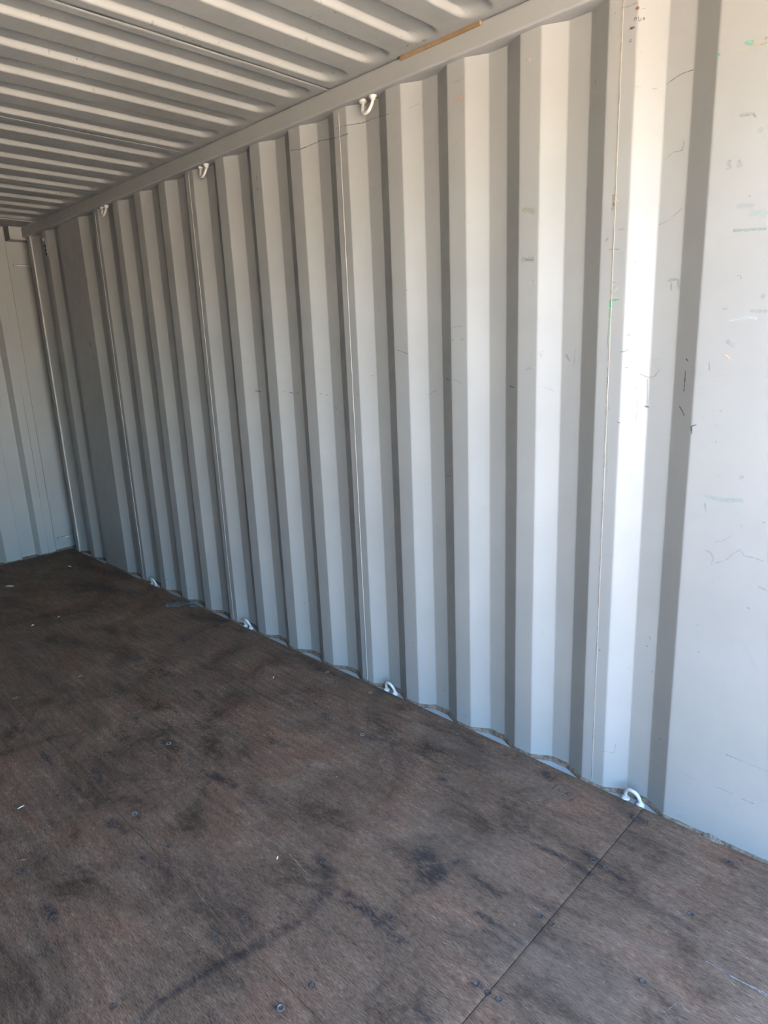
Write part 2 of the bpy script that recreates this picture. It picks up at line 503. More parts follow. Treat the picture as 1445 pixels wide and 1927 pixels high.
def build_roof():
    ysA = [Y_A, Y_A-.004, Y_A-.010, Y_A-.018, Y_A-.028, Y_A-.040, Y_A-.052, Y_A-.064, Y_A-.075, Y_A-.09, Y_A-.12]
    ysM = list(np.linspace(Y_A-.2, Y_B+.2, 16))
    ysB = [Y_A+Y_B-v for v in ysA[::-1]]
    ys = [0.0]+ysA+ysM+ysB+[Y_L]
    for i in range(5):
        xa, xb = R_SEAMS[i], R_SEAMS[i+1]
        RPl = (xb-xa)/5
        n = 5*40+1
        offs = [0, .014, .028, .038, .0415, .043, .0455, .048, .051, .054, .0565, .0585, .062, .072, .085]
        offs = offs+[RP/2]+[RP-o for o in offs[:0:-1]]
        xs = [xa+RPl*(p+o/RP) for p in range(5) for o in offs]+[xb]; n = len(xs)
        vs = []; fs = []
        for y in ys:
            for x in xs:
                # centre of the low flats on the seam
                hh = roof_h(((x-xa)/RPl)*RP, 0.0, y)
                z = Z_ROOF+camber(y)+hh+.0012*mnoise.noise(Vector((x*2.3, y*1.7, 3)))
                vs.append((x, y, z))
        for a in range(len(ys)-1):
            for k in range(n-1):
                fs.append((a*n+k, a*n+k+1, (a+1)*n+k+1, (a+1)*n+k))
        o = mesh_obj('roof_panel', vs, fs, M_ROOF, ceiling, True)
        o.parent = ceiling; o.location = (0, 0, -Z_ROOF)
        fix_normals(o)
        md = o.modifiers.new('thickness', 'SOLIDIFY'); md.thickness = .002; md.offset = 1.0 if o.data.polygons[0].normal.z < 0 else -1.0
        if i > 0:
            b = MB(); yy = np.linspace(-.045, Y_L+.045, 160)
            pts = [(xa+.0035*mnoise.noise(Vector((y*2.2, xa, 0))), y, Z_ROOF+camber(y)-.0006) for y in yy]
            b.tube(pts, [.0016+.0020*max(0, mnoise.noise(Vector((y*4.3, xa, 7)))+.25) for y in yy], 6)
            w = b.obj('weld_seam', M_BEAD, ceiling, True); w.location = (0, 0, -Z_ROOF)
    # flat header plate at the far end and at the door
    vs = [(-4.215, .0, Z_ROOF-.001), (-4.215, Y_L, Z_ROOF-.001), (-4.66, Y_L-.05, Z_ROOF+.010), (-4.66, .05, Z_ROOF+.010)]
    o = MB(); o.v = vs+[(x, y, z+.004) for x, y, z in vs]
    o.f = [(0, 1, 2, 3), (7, 6, 5, 4), (0, 4, 5, 1), (1, 5, 6, 2), (2, 6, 7, 3), (3, 7, 4, 0)]
    h = o.obj('header_plate', M_RAIL, ceiling); h.location = (0, 0, -Z_ROOF)
    b = MB(); b.tube([(-4.216, y, Z_ROOF-.0025+camber(y)) for y in np.linspace(-.03, Y_L+.03, 60)], .003, 6)
    w = b.obj('weld_seam', M_BEAD, ceiling, True); w.location = (0, 0, -Z_ROOF)
    b = MB(); b.tube([(x, -.0265+.001*mnoise.noise(Vector((x*40, 0, 0))), Z_ROOF-.002+(-4.215-x)*.02) for x in np.linspace(-4.49, -4.215, 40)],
                     [.003+.002*abs(mnoise.noise(Vector((x*60, 4, 0)))) for x in np.linspace(-4.49, -4.215, 40)], 6)
    w = b.obj('weld_seam', M_BEAD, ceiling, True); w.location = (0, 0, -Z_ROOF)
    h = MB().box((.975, Y_L, Z_ROOF), (1.31, 0, Z_ROOF+.004)).obj('header_plate', M_RAIL, ceiling); h.location = (0, 0, -Z_ROOF)
build_roof()

# ------------------------------------------------------------------ door frame (behind the camera, open)
t = struct(empty('door_1'))
MB().box((1.24, Y_L-.05, 2.33), (1.34, .05, 2.50)).obj('door_header', M_RAIL, t)
MB().box((1.20, -.06+.06, -.02), (1.36, .10, 2.50)).obj('door_post', M_RAIL, t)
MB().box((1.20, Y_L-.10, -.02), (1.36, Y_L, 2.50)).obj('door_post', M_RAIL, t)
MB().box((1.335, Y_L-.05, -.16), (1.36, .05, -.002)).obj('door_sill', M_RAIL, t)

# ------------------------------------------------------------------ floor
floor = struct(empty('floor', (0, 0, 0)))
Y_F0 = -.0075; Y_F1 = Y_L+.0075; Y_J = -1.190
# stains, from positions seen on the floor: (polyline px, half width m, strength, channel)
ST = [
 ([(800,1612),(815,1640)], .052, 1.35, 0), ([(785,1620),(840,1632)], .030, .8, 0),
 ([(893,1648),(935,1682)], .016, 1.0, 0), ([(655,1690),(690,1715),(716,1736)], .022, 1.1, 0),
 ([(722,1740),(752,1772)], .022, .9, 0), ([(575,1722),(620,1672)], .022, .8, 0),
 ([(475,1785),(395,1825)], .014, 1.0, 0), ([(395,1825),(300,1885)], .012, 1.0, 0), ([(300,1885),(262,1925)], .010, .8, 0),
 ([(618,1668),(575,1725),(475,1785)], .020, .8, 0),
 ([(1003,1588),(1055,1612),(1110,1645)], .011, 1.2, 0), ([(1110,1650),(1180,1680),(1300,1748)], .016, .62, 0),
 ([(898,1718),(940,1745),(985,1778)], .009, 1.1, 0), ([(912,1750),(945,1772),(968,1787)], .008, 1.1, 0),
 ([(1000,1765),(1050,1800)], .010, .8, 0), ([(1008,1692),(1045,1720)], .018, .8, 0),
 ([(1100,1605),(1135,1630),(1165,1652)], .013, 1.1, 0), ([(1140,1640),(1170,1655)], .012, .7, 0),
 ([(905,1815),(930,1830)], .010, .8, 0), ([(785,1900),(810,1920)], .012, .8, 0),
 ([(600,1612),(622,1650)], .020, .9, 0), ([(455,1710),(470,1745)], .022, .7, 0), ([(405,1750),(425,1785)], .014, .7, 0),
 ([(90,1706),(100,1720)], .014, .9, 0), ([(180,1450),(185,1470)], .020, .8, 0), ([(312,1395),(335,1408)], .022, .9, 0),
 ([(380,1452),(440,1478)], .020, .8, 0), ([(470,1490),(505,1515)], .022, .7, 0), ([(510,1390),(540,1405)], .016, .7, 0),
 ([(660,1372),(700,1392)], .022, .9, 0), ([(215,1548),(235,1565)], .024, .7, 0), ([(250,1525),(260,1540)], .014, .8, 0),
 ([(370,1300),(378,1315)], .025, .7, 0), ([(300,1262),(325,1272)], .022, .7, 0), ([(575,1240),(640,1275)], .025, .7, 0),
 ([(400,1245),(500,1200)], .03, .45, 0), ([(730,1530),(745,1545)], .012, .8, 0), ([(1140,1575),(1200,1600)], .014, .6, 0),
 ([(1190,1570),(1250,1600)], .016, .5, 0), ([(690,1330),(900,1395)], .012, .5, 0), ([(820,1340),(1000,1412),(1180,1500)], .009, .75, 0),
 ([(560,1232),(700,1288),(820,1345)], .012, .6, 0), ([(20,1240),(120,1300)], .05, .5, 0), ([(100,1200),(250,1230)], .05, .55, 0),
 ([(0,1180),(120,1150)], .05, .6, 0), ([(160,1100),(260,1120)], .06, .6, 0), ([(150,1060),(240,1090)], .05, .7, 0),
 ([(0,1420),(110,1385)], .02, .6, 0), ([(90,1425),(105,1450)], .010, .9, 0), ([(140,1480),(165,1500)], .012, .8, 0),
 ([(230,1620),(330,1640)], .05, .5, 0), ([(60,1800),(130,1770)], .03, .5, 0), ([(0,1700),(60,1720)], .04, .4, 0),
 ([(380,1640),(460,1700)], .06, .5, 0), ([(1340,1780),(1400,1860)], .03, .4, 0), ([(560,1560),(640,1600)], .03, .3, 0),
 # paler worn timber
 ([(780,1370),(900,1425),(1050,1495)], .035, .45, 1), ([(1000,1800),(1100,1860)], .10, .35, 1), ([(760,1550),(960,1620)], .10, .3, 1),
 ([(520,1350),(640,1400)], .05, .25, 1), ([(822,1803),(850,1818)], .004, .6, 1),
 ([(650,1370),(760,1430)], .04, .25, 1), ([(30,1180),(60,1230)], .03, .4, 1),
 ([(600,1290),(660,1262)], .010, .4, 1), ([(1150,1760),(1240,1800)], .03, .3, 1),
]
STW = []
for pts, w, s, ch in ST:
    q = [hit(u, v, 2, 0)[:2] for u, v in pts]; STW.append((np.array(q), w, s, ch))
seen = [(150.2,1272.1),(28.1,1313.3),(36.3,1320.5),(198.6,1309.9),(128.4,1403.4),(87.2,1422.3),(181.7,1461.0),(141.5,1481.9),(253.4,1531.3),
 (317.3,1399.5),(390.0,1460.1),(461.2,1512.4),(579.0,1441.7),(509.7,1398.1),(682.2,1382.6),(612.9,1346.2),(532.9,1302.6),(615.3,1264.8),
 (696.7,1303.1),(368.2,1305.0),(310.1,1268.7),(400.2,1233.8),(378.9,1225.1),(345.0,1201.8),(489.3,1203.3),(271.3,1615.3),(319.8,1591.1),
 (211.7,1550.9),(41.2,1639.1),(90.6,1714.6),(460.3,1727.7),(405.5,1761.6),(213.2,1894.9),(528.1,1896.3),(587.7,1855.1),(607.1,1622.1),
 (729.4,1538.7),(962.9,1536.1),(1194.9,1539.7),(1214.5,1547.9),(1116.1,1618.6),(1140.3,1632.5),(859.8,1622.2),(1016.0,1724.3),
 (1037.7,1738.7),(735.1,1725.8),(896.9,1851.6),(918.6,1868.6),(1209.4,1847.5),(1299.6,1720.7),(1370.2,1621.7),(831.7,1466.3),(771.8,1335.8)]
spos = [tuple(hit(u, v, 2, 0)[:2]) for u, v in seen]
cols = [-4.40, -4.10, -3.80, -3.45, -3.10, -2.78, -2.45, -2.225, -2.170, -1.90, -1.62, -1.33, -1.02, -.79, -.385, -.095, .205, .252, .50, .80, 1.10, 1.29]
rows = [-.066, -.325, -.600, -.874, -1.150, -1.232, -1.507, -1.781, -2.056, -2.290]
rs = random.Random(3)
for x in cols:
    for y in rows:
        X = x+rs.uniform(-.01, .01); Yp = y+rs.uniform(-.005, .005)
        if all(math.hypot(X-a, Yp-b_) > .035 for a, b_ in spos) or (x in (-2.225, -2.170, .205, .252) and all(math.hypot(X-a, Yp-b_) > .020 for a, b_ in spos)):
            spos.append((X, Yp))
hr = random.Random(5)
HALO = [(x, y, hr.uniform(.5, 1.05), hr.choice([.010, .013, .016, .026])) for x, y in spos]
def stain_grid(X, Y):
    res = np.zeros((2,)+X.shape)
    for (a, b, s, w) in HALO:
        d = np.hypot((X-a)*.6, Y-b); res[0] = np.maximum(res[0], s*np.exp(-(d/w)**2))
    for q, w, s, ch in STW:
        best = np.full(X.shape, 9.0)
        for a, b in zip(q[:-1], q[1:]):
            dx, dy = b-a; L = dx*dx+dy*dy+1e-9
            t = np.clip(((X-a[0])*dx+(Y-a[1])*dy)/L, 0, 1)
            best = np.minimum(best, np.hypot(X-a[0]-t*dx, Y-a[1]-t*dy))
        res[ch] = np.maximum(res[ch], s*np.exp(-(best/w)**2*.9))
    return res
def ply(x0, x1, y1, y0, fine):
    st = .0085 if fine else .03
    gx = .0012
    nx = int((x1-x0)/st)+1; ny = int(abs(y0-y1)/st)+1
    xs = np.linspace(x0+gx, x1-gx, nx+1); ys = np.linspace(y1+.0006, y0-.0006, ny+1)
    X, Y = np.meshgrid(xs, ys)
    Z = np.zeros_like(X)
    n = len(xs); m = len(ys)
    # worn rim
    e = np.minimum(np.minimum(X-xs[0], xs[-1]-X), np.minimum(Y-ys[0], ys[-1]-Y))
    Z -= .0010*np.exp(-(e/.006)**2)
    verts = np.stack([X, Y, Z], -1).reshape(-1, 3)
    idx = np.arange(n*m).reshape(m, n)
    quads = np.stack([idx[:-1, :-1], idx[:-1, 1:], idx[1:, 1:], idx[1:, :-1]], -1).reshape(-1, 4)
    k0 = len(verts)
    # skirt
    ring = list(idx[0, :])+list(idx[1:, -1])+list(idx[-1, -2::-1])+list(idx[-2:0:-1, 0])
    low = verts[ring].copy(); low[:, 2] = -.026
    verts = np.vstack([verts, low]); R = len(ring)
    faces = [tuple(int(c) for c in q) for q in quads]
    for i in range(R):
        j = (i+1) % R
        faces.append((int(ring[j]), int(ring[i]), k0+i, k0+j))
    faces.append(tuple(k0+i for i in range(R-1, -1, -1)))
    me = bpy.data.meshes.new('plywood_board'); me.from_pydata(verts.tolist(), [], faces); me.update()
    me.materials.append(M_FLOOR)
    s = stain_grid(X, Y).reshape(2, -1)
    ca = me.color_attributes.new('stain', 'FLOAT_COLOR', 'POINT')
    arr = np.zeros((len(verts), 4), dtype=np.float32); arr[:s.shape[1], 0] = s[0]; arr[:s.shape[1], 1] = s[1]; arr[:, 3] = 1
    ca.data.foreach_set('color', arr.ravel())
    o = bpy.data.objects.new('plywood_board', me); link(o, floor); return o
XJ1, XJ2 = .227, -2.198
boards = []
for (x0, x1) in ((XJ1, 1.333), (XJ2, XJ1), (-4.553, XJ2)):
    for (ya, yb) in ((Y_J, Y_F0), (Y_F1, Y_J)):
        fine = not (x0 == XJ1 and yb == Y_J)
        boards.append((x0, x1, ya, yb, ply(x0, x1, ya, yb, fine)))

# screws: one countersunk head shape, copied
def screw_mesh(mat):
    b = MB(); seg = 12; prof = [(.0, -.0008), (.0042, -.0003), (.0062, .0006), (.0078, .0004), (.0082, -.0014)]
    b.v.append((0, 0, -.0006))
    for r_, z in prof[1:]:
        for k in range(seg):
            a = 2*math.pi*k/seg; b.v.append((r_*math.cos(a), r_*math.sin(a), z))
    for k in range(seg): b.f.append((0, 1+k, 1+(k+1) % seg))
    for i in range(len(prof)-2):
        for k in range(seg):
            a = 1+i*seg+k; c = 1+i*seg+(k+1) % seg; b.f.append((a, a+seg, c+seg, c))
    me = bpy.data.meshes.new('screw'); me.from_pydata(b.v, [], b.f); me.materials.append(mat); me.update(); return me
SM = [screw_mesh(M_SCREW), screw_mesh(M_SCREWHI), screw_mesh(M_SCREWRUST)]
HI = [(150.2,1272.1),(28.1,1313.3),(528.1,1896.3),(682.2,1382.6),(253.4,1531.3),(317.3,1399.5)]
RU = [(615.3,1264.8),(696.7,1303.1)]
hi = [tuple(hit(u, v, 2, 0)[:2]) for u, v in HI]; ru = [tuple(hit(u, v, 2, 0)[:2]) for u, v in RU]
for (x, y) in spos:
    k = 1 if any(math.hypot(x-a, y-b_) < .01 for a, b_ in hi) else 2 if any(math.hypot(x-a, y-b_) < .01 for a, b_ in ru) else 0
    par = next((bo[4] for bo in boards if bo[0] <= x <= bo[1] and bo[2] <= y <= bo[3]), boards[0][4])
    o = bpy.data.objects.new('screw', SM[k]); o.location = (x, y, .0002)
    o.rotation_euler = (rs.uniform(-.06, .06), rs.uniform(-.06, .06), rs.uniform(0, 6.28))
    o.scale = (1.25, 1.25, 1.3) if k == 1 else (1.08, 1.08, 1.25)
    link(o, par)

# ------------------------------------------------------------------ marks: thin soft-edged ribbons lying on the surfaces
def ribbons(name, items, parent, mode):
    """items: (pixel polyline, width m, rgb, alpha); traced onto the wall or floor where they lie"""
    vs = []; fs = []; cs = []
    for pts, w, c, a in items:
        dense = []
        for (p, q) in zip(pts[:-1], pts[1:]):
            L = math.hypot(q[0]-p[0], q[1]-p[1]); m = max(1, int(L/2.5))
            dense += [(p[0]+(q[0]-p[0])*k/m, p[1]+(q[1]-p[1])*k/m) for k in range(m)]
        dense.append(pts[-1])
        if mode == 'wall': H_ = [wall_hit(u, v) for u, v in dense]
        elif mode == 'roof': H_ = [roof_hit(u, v) for u, v in dense]
        else: H_ = [(hit(u, v, 2, 0)+np.array([0, 0, .0006]), np.array([0, 0, 1.0])) for u, v in dense]
        n0 = len(vs)
        for i, (p, nrm) in enumerate(H_):
            t = H_[min(i+1, len(H_)-1)][0]-H_[max(i-1, 0)][0]
            s = np.cross(nrm, t); L = np.linalg.norm(s)
            s = s/L if L > 1e-9 else np.array([0, 0, 1.0])
            ww = w*(.75+.5*mnoise.noise(Vector((i*.35, n0, 0))))
            if i in (0, len(H_)-1) and len(H_) > 2: ww *= .35
            s = s*ww*.5
            if mode == 'wall': s[1] = 0 if abs(nrm[0]) < .05 else s[1]
            end = .3 if i in (0, len(H_)-1) else 1.0
            for kk, al in ((-1, 0), (-.35, 1), (.35, 1), (1, 0)):
                vs.append(p+s*kk); cs.append((*c, a*al*end))
        for i in range(len(H_)-1):
            for k in range(3): fs.append((n0+i*4+k, n0+i*4+k+1, n0+i*4+k+5, n0+i*4+k+4))
    o = mesh_obj(name, vs, fs, M_MARK, parent)
    ca = o.data.color_attributes.new('mark', 'FLOAT_COLOR', 'POINT')
    ca.data.foreach_set('color', np.array(cs, dtype=np.float32).ravel())
    o['kind'] = 'stuff'
    return o
DK = (.05, .045, .04); GY = (.30, .29, .27); BR = (.34, .26, .17); RD = (.30, .08, .04); GN = (.05, .42, .18); GG = (.30, .36, .29)
WM = [
 ([(546,283),(565,281),(587,272),(605,264),(621,262),(643,256),(657,251)], .006, DK, .55),
 ([(629,243),(652,236),(683,231),(705,222),(735,214)], .005, DK, .45),
 ([(745,658),(757,662),(770,667)], .004, DK, .6), ([(479,735),(491,737)], .012, DK, .9), ([(509,734),(513,735)], .008, DK, .7),
 ([(531,736),(537,737)], .008, GY, .6), ([(544,738.5),(552,739.5)], .010, DK, .9), ([(556,739),(562,741)], .008, GY, .7),
 ([(601,740.5),(607,741.5)], .008, DK, .7), ([(613,742.5),(618,744)], .010, DK, .9), ([(532,835),(534,841),(537,849)], .005, BR, .8),
 ([(671,741),(675,743)], .008, DK, .8), ([(630,767),(635,769)], .008, DK, .7), ([(696,707),(705,707)], .005, GY, .6),
 ([(463,683),(466,682)], .008, DK, .7), ([(526,671),(529,672)], .010, DK, .7), ([(519,665),(522,667)], .006, DK, .5),
 ([(958,726),(968,729.5)], .007, DK, .95), ([(839,712),(847,716)], .006, DK, .8), ([(803,744),(824,733.5)], .003, DK, .6),
 ([(849,616.5),(860,615),(872,615)], .008, GY, .4), ([(849,639.6),(855,640)], .010, GY, .5), ([(865,639),(873,639)], .010, GY, .4),
 ([(988,697),(996,693),(1003,692)], .014, GY, .4), ([(986,490),(1006,489)], .008, DK, .5), ([(980,488),(1006,487)], .028, GG, .35),
 ([(980,395),(1007,398)], .028, (.40, .38, .22), .4), ([(1020,728),(1046,736)], .004, GY, .6), ([(1016,663),(1019,673)], .010, (.5, .32, .25), .5),
 ([(1002,525),(1007,540)], .006, BR, .5), ([(848,712),(870,722)], .003, GY, .6), ([(1064,666),(1072,680)], .012, GY, .45), ([(1083,655),(1080,690)], .004, GY, .4),
 ([(1165,662),(1174,662),(1184.5,656.6)], .004, DK, .6), ([(1177,631),(1187,630)], .005, DK, .5), ([(1173,692),(1183,692)], .004, DK, .6),
 ([(1202,703),(1210,706),(1219.5,710.5),(1232,708),(1241,695)], .006, BR, .7), ([(1202,713),(1196,735),(1200,746),(1198,781),(1193,814)], .006, (.50,.40,.30), .6),
 ([(1218,712),(1218,746),(1217,765)], .006, BR, .55), ([(1212,764),(1222,766)], .010, DK, .6), ([(1176,806),(1193,816)], .003, GY, .7),
 ([(1290,697),(1289,715),(1287,738)], .006, (.10,.06,.04), .85), ([(1290,674),(1296,681)], .006, DK, .8), ([(1278,764),(1284,773),(1288,784)], .006, DK, .7),
 ([(1301.5,818),(1301,802),(1311,799)], .008, DK, .7), ([(1161,793),(1168,797)], .006, DK, .7), ([(1143,766),(1149,772)], .008, GY, .8),
 ([(1255,530),(1262,526),(1276,526),(1276,545)], .012, GY, .3), ([(1263,530),(1263,548)], .010, GY, .3),
 ([(1361,666),(1368,670),(1376,680)], .010, (.55,.42,.30), .6), ([(1334,680),(1335,700)], .006, BR, .35), ([(1354,774),(1358,773)], .008, DK, .8),
 ([(1347,801),(1350,800)], .007, DK, .7), ([(1326,793),(1329,793)], .006, DK, .7), ([(1394,519),(1394,526)], .004, DK, .9), ([(1385,520),(1394,518)], .004, GY, .7),
 ([(1149,565),(1158,564),(1166,563)], .010, GN, .5), ([(1149,564),(1149,572),(1150,580)], .014, GN, .75), ([(1148,580),(1147,600)], .006, GN, .6),
 ([(1146,600),(1144,630),(1143,655)], .003, GN, .55), ([(1150,555),(1165,540)], .022, (.60,.52,.38), .35), ([(1150,530),(1160,533),(1164,534)], .004, BR, .5),
 ([(1434,982),(1440,984)], .006, DK, .9), ([(1404,1143),(1412,1146)], .012, GY, .3),
 ([(1326,1035),(1338,1040),(1342,1052),(1338,1064)], .010, GY, .25), ([(1345,1060),(1365,1055),(1380,1042),(1392,1034),(1400,1046),(1420,1050),(1442,1058)], .006, GY, .35),
 ([(1343,1020),(1360,1018),(1380,1005)], .005, GY, .25), ([(1425,1103),(1445,1112)], .008, GY, .3),
 ([(1132,1413),(1145,1415),(1155,1417),(1159,1399)], .004, BR, .6), ([(1364,1419),(1381,1426),(1399,1433)], .0025, DK, .85), ([(1399,1433),(1445,1452)], .002, GY, .5),
 ([(1393,1501.6),(1405,1507),(1419,1513)], .003, DK, .8), ([(1345,1480),(1380,1494)], .003, GY, .5), ([(1283,1455),(1310,1468)], .002, GY, .4),
 ([(1225,1262),(1230,1267)], .006, GY, .8), ([(1312,1225),(1317,1229)], .006, (.2,.22,.28), .7), ([(1310,1176),(1313,1175)], .005, DK, .7),
 ([(1128,1221),(1129,1226)], .006, DK, .9), ([(1216,1214),(1219,1218)], .006, DK, .8), ([(1221,1196),(1225,1205)], .005, DK, .6), ([(1239,1388),(1243,1393)], .006, DK, .8),
 ([(1353,99),(1353,106)], .014, (.03,.33,.18), .8), ([(1402,80),(1419,79)], .016, (.10,.45,.28), .6), ([(1416,85),(1430,84),(1445,80.5)], .006, BR, .8), ([(1438,72),(1445,71)], .012, BR, .8),
 ([(1380,95),(1416,87)], .010, (.55,.50,.38), .4), ([(1252,160),(1269,148),(1285,138),(1306,131)], .004, DK, .5), ([(1251,301),(1266,287),(1284,283),(1288,262)], .003, DK, .45),
 ([(1239,424),(1258,414),(1284,392)], .004, GY, .5), ([(1190,161),(1208,166)], .003, GY, .5), ([(1225,168),(1238,166)], .004, GY, .5),
 ([(1154,365),(1155,385),(1150,398)], .012, (.42,.30,.14), .55), ([(1152,380),(1160,392)], .010, (.35,.24,.12), .55), ([(1158,365),(1164,385)], .020, (.55,.48,.32), .4),
 ([(1144,470),(1153,469),(1167,469)], .006, (.35,.28,.15), .6), ([(1139,455),(1145,447)], .008, GY, .5), ([(1161,432),(1176,431)], .006, GY, .4),
 ([(1378,434),(1400,433),(1445,430)], .012, (.25,.31,.25), .55), ([(1408,405),(1425,402),(1445,402)], .020, (.35,.45,.40), .4), ([(1385,388),(1420,386)], .016, GY, .15),
 ([(1390,218),(1420,212)], .014, GY, .3), ([(1417,213),(1423,222)], .010, GY, .5), ([(1428,240),(1434,250)], .022, (.5,.42,.40), .35),
 ([(1372,300),(1372,320)], .022, GY, .22), ([(1390,300),(1393,316)], .022, GY, .22), ([(1408,366),(1413,371)], .006, DK, .5),
 ([(1430,560),(1440,556)], .02, GY, .3), ([(1366,640),(1382,652)], .018, GY, .35), ([(1358,583),(1370,580)], .012, GY, .35), ([(1410,585),(1445,586)], .014, GY, .3),
 ([(1370,605),(1400,596),(1425,600)], .012, (.62,.62,.60), .3), ([(1325,932),(1360,941),(1400,943)], .018, (.30,.38,.34), .35), ([(1345,832),(1350,830)], .012, GY, .3),
 ([(1394,987),(1396,992)], .012, GY, .6), ([(1350,893),(1353,895)], .012, GY, .4), ([(1390,900),(1400,896)], .018, GY, .25), ([(1326,945),(1328,965)], .010, GY, .35),
 # scribbled marker pen near the lap joint
 ([(1195,16.5),(1199,15.5),(1204,15)], .012, (.22,.05,.02), .9), ([(1197,20),(1200,18)], .006, (.22,.05,.02), .8), ([(1206,18),(1216,15)], .003, BR, .6),
 ([(1193,40),(1194,34),(1197,33),(1198,39)], .0035, DK, .85), ([(1203,29),(1201,34),(1203,40),(1206,38),(1206,34),(1202,35)], .0035, DK, .85),
 ([(1209,37),(1212,33),(1213,38),(1209,36)], .0035, DK, .85), ([(1184,56),(1187,53),(1190,52),(1193,51),(1195,50)], .006, DK, .8), ([(1193,50),(1195,54)], .004, DK, .7),
 ([(1186,72),(1184,76),(1184,79),(1188,78),(1187,72)], .004, DK, .7), ([(1170,14),(1180,13),(1192,8),(1200,3)], .004, BR, .6), ([(1166,17),(1169,15)], .004, DK, .7),
 ([(1156,27),(1160,22)], .003, DK, .6), ([(1119,150),(1122,158),(1120,162)], .006, GY, .8),
 ([(852,190),(862,186),(872,183)], .020, (.75,.42,.28), .5), ([(996,108),(998,118)], .020, (.72,.55,.38), .4), ([(850,158),(874,146)], .005, GY, .5),
 ([(870,207),(871,208),(872,209)], .006, GY, .5), ([(770,204),(790,194)], .003, GY, .5),
 ([(232,620),(233,625)], .014, DK, .9), ([(209,604),(212,608)], .014, DK, .8), ([(153,609),(155,613)], .018, DK, .85), ([(243,632),(244,636)], .012, DK, .5),
 ([(168,640),(172,655)], .02, GY, .5), ([(175,665),(178,680)], .02, GY, .4), ([(162,522),(165,535)], .012, DK, .5), ([(92,505),(93,512)], .014, DK, .7),
 ([(482,328),(484,340)], .012, (.40,.25,.15), .5), ([(485,352),(484,360)], .014, (.42,.28,.20), .5), ([(452,310),(454,312)], .01, GY, .4), ([(453,271),(455,277)], .010, DK, .6),
 ([(357,1105),(359,1113)], .010, GY, .7), ([(412,1124),(416,1133)], .006, GY, .7), ([(307,1094),(320,1088)], .005, DK, .6),
 ([(545,1115),(552,1117)], .012, GY, .7), ([(571,1136),(576,1134)], .010, DK, .7), ([(545,1122),(548,1128)], .012, GY, .6), ([(656,1159),(659,1159)], .008, DK, .7),
 ([(774,1219),(779,1219)], .007, DK, .8), ([(832,1295),(838,1303)], .003, DK, .7), ([(869,1342),(885,1350)], .003, GY, .6), ([(969,1325),(973,1331)], .014, (.55,.50,.38), .4),
 ([(568,1225),(576,1224)], .004, GY, .7), ([(600,1203),(610,1202)], .003, (.7,.7,.7), .5), ([(484,1099),(492,1097)], .003, (.8,.8,.8), .4),
 ([(601,972),(604,975)], .006, DK, .6), ([(700,850),(703,851)], .008, DK, .6), ([(765,545),(767,548)], .010, DK, .7), ([(761,552),(763,556)], .006, RD, .7),
 ([(712,580),(714,586)], .01, DK, .4), ([(1143,690),(1142,900)], .003, GY, .45), ([(836,895),(850,896)], .004, GY, .5), ([(893,862),(897,863)], .005, GY, .7),
]
ribbons('paint_scuffs', WM, wall_right, 'wall')
def roof_hit(u, v):
    z = Z_ROOF
    for _ in range(6):
        p = hit(u, v, 2, z)
        i = max(k for k in range(5) if R_SEAMS[k] <= max(p[0], R_SEAMS[0]))
        xa, xb = R_SEAMS[i], R_SEAMS[i+1]
        z = Z_ROOF+camber(p[1])+roof_h((p[0]-xa)/((xb-xa)/5)*RP, 0.0, p[1])+.0012*mnoise.noise(Vector((p[0]*2.3, p[1]*1.7, 3)))
    p[2] = z-.0009
    return p, np.array([0, 0, -1.0])
RM = [
 ([(89,34),(97,33),(105,35.5)], .012, DK, .7), ([(15,45),(21,45)], .014, GY, .8), ([(176,150),(186,148),(196,148)], .010, RD, .6), ([(190,148),(196,148)], .012, DK, .8),
 ([(128,180),(134,179),(141,180)], .014, DK, .7), ([(139,151),(145,152)], .012, DK, .5), ([(201,107),(206,108)], .012, DK, .6), ([(230,128),(235,129)], .012, DK, .7),
 ([(87,210),(95,211.5)], .018, DK, .75), ([(107,211),(114,212)], .014, DK, .7), ([(43,202),(54,203)], .018, DK, .6), ([(21,228),(40,229),(59,233)], .016, DK, .5),
 ([(121,300),(140,301),(156,298)], .012, DK, .6), ([(197,329),(216,328)], .016, (.2,.08,.04), .6), ([(31,248),(37,251)], .022, BR, .7),
 ([(396,1),(392,15)], .010, RD, .5), ([(389,25),(394,26)], .016, (.12,.05,.03), .8), ([(359,74),(349,80),(340,85)], .010, RD, .5),
 ([(316,88),(308,92),(300,97)], .008, RD, .5), ([(286,114),(279,117),(272,120)], .012, (.2,.06,.04), .6), ([(762,2),(774,3),(785,7)], .008, DK, .7), ([(744,2),(752,2)], .006, DK, .7),
 ([(516,92),(524,94),(534,96)], .030, (.2,.17,.13), .6), ([(512,96),(530,97)], .018, (.15,.12,.10), .5), ([(508,121),(522,123),(543,127)], .014, (.2,.15,.11), .8),
 ([(0,330),(80,340),(180,352)], .012, GY, .5), ([(60,2),(110,15),(180,33)], .004, (.5,.5,.48), .7), ([(745,93),(752,95)], .012, DK, .4),
]
rq = random.Random(21)
for _ in range(260):
    u = rq.uniform(0, 900); v = rq.uniform(0, 400)
    if v > 405-(u-66)*.446-12: continue
    if rq.random() < .5: u = min(u, rq.gauss(740 if rq.random() < .4 else 330, 60)); v = min(v, 400)
    if u < 0 or v > 405-(u-66)*.446-12: continue
    L = rq.uniform(1.0, 4.0); RM.append(([(u, v), (u+L, v+L*.3)], rq.uniform(.004, .009), rq.choice([DK, DK, (.2,.12,.08)]), rq.uniform(.35, .8)))
ribbons('grime_specks', RM, ceiling, 'roof').location = (0, 0, -Z_ROOF)
PL = (.42, .36, .31); WH = (.62, .62, .64)
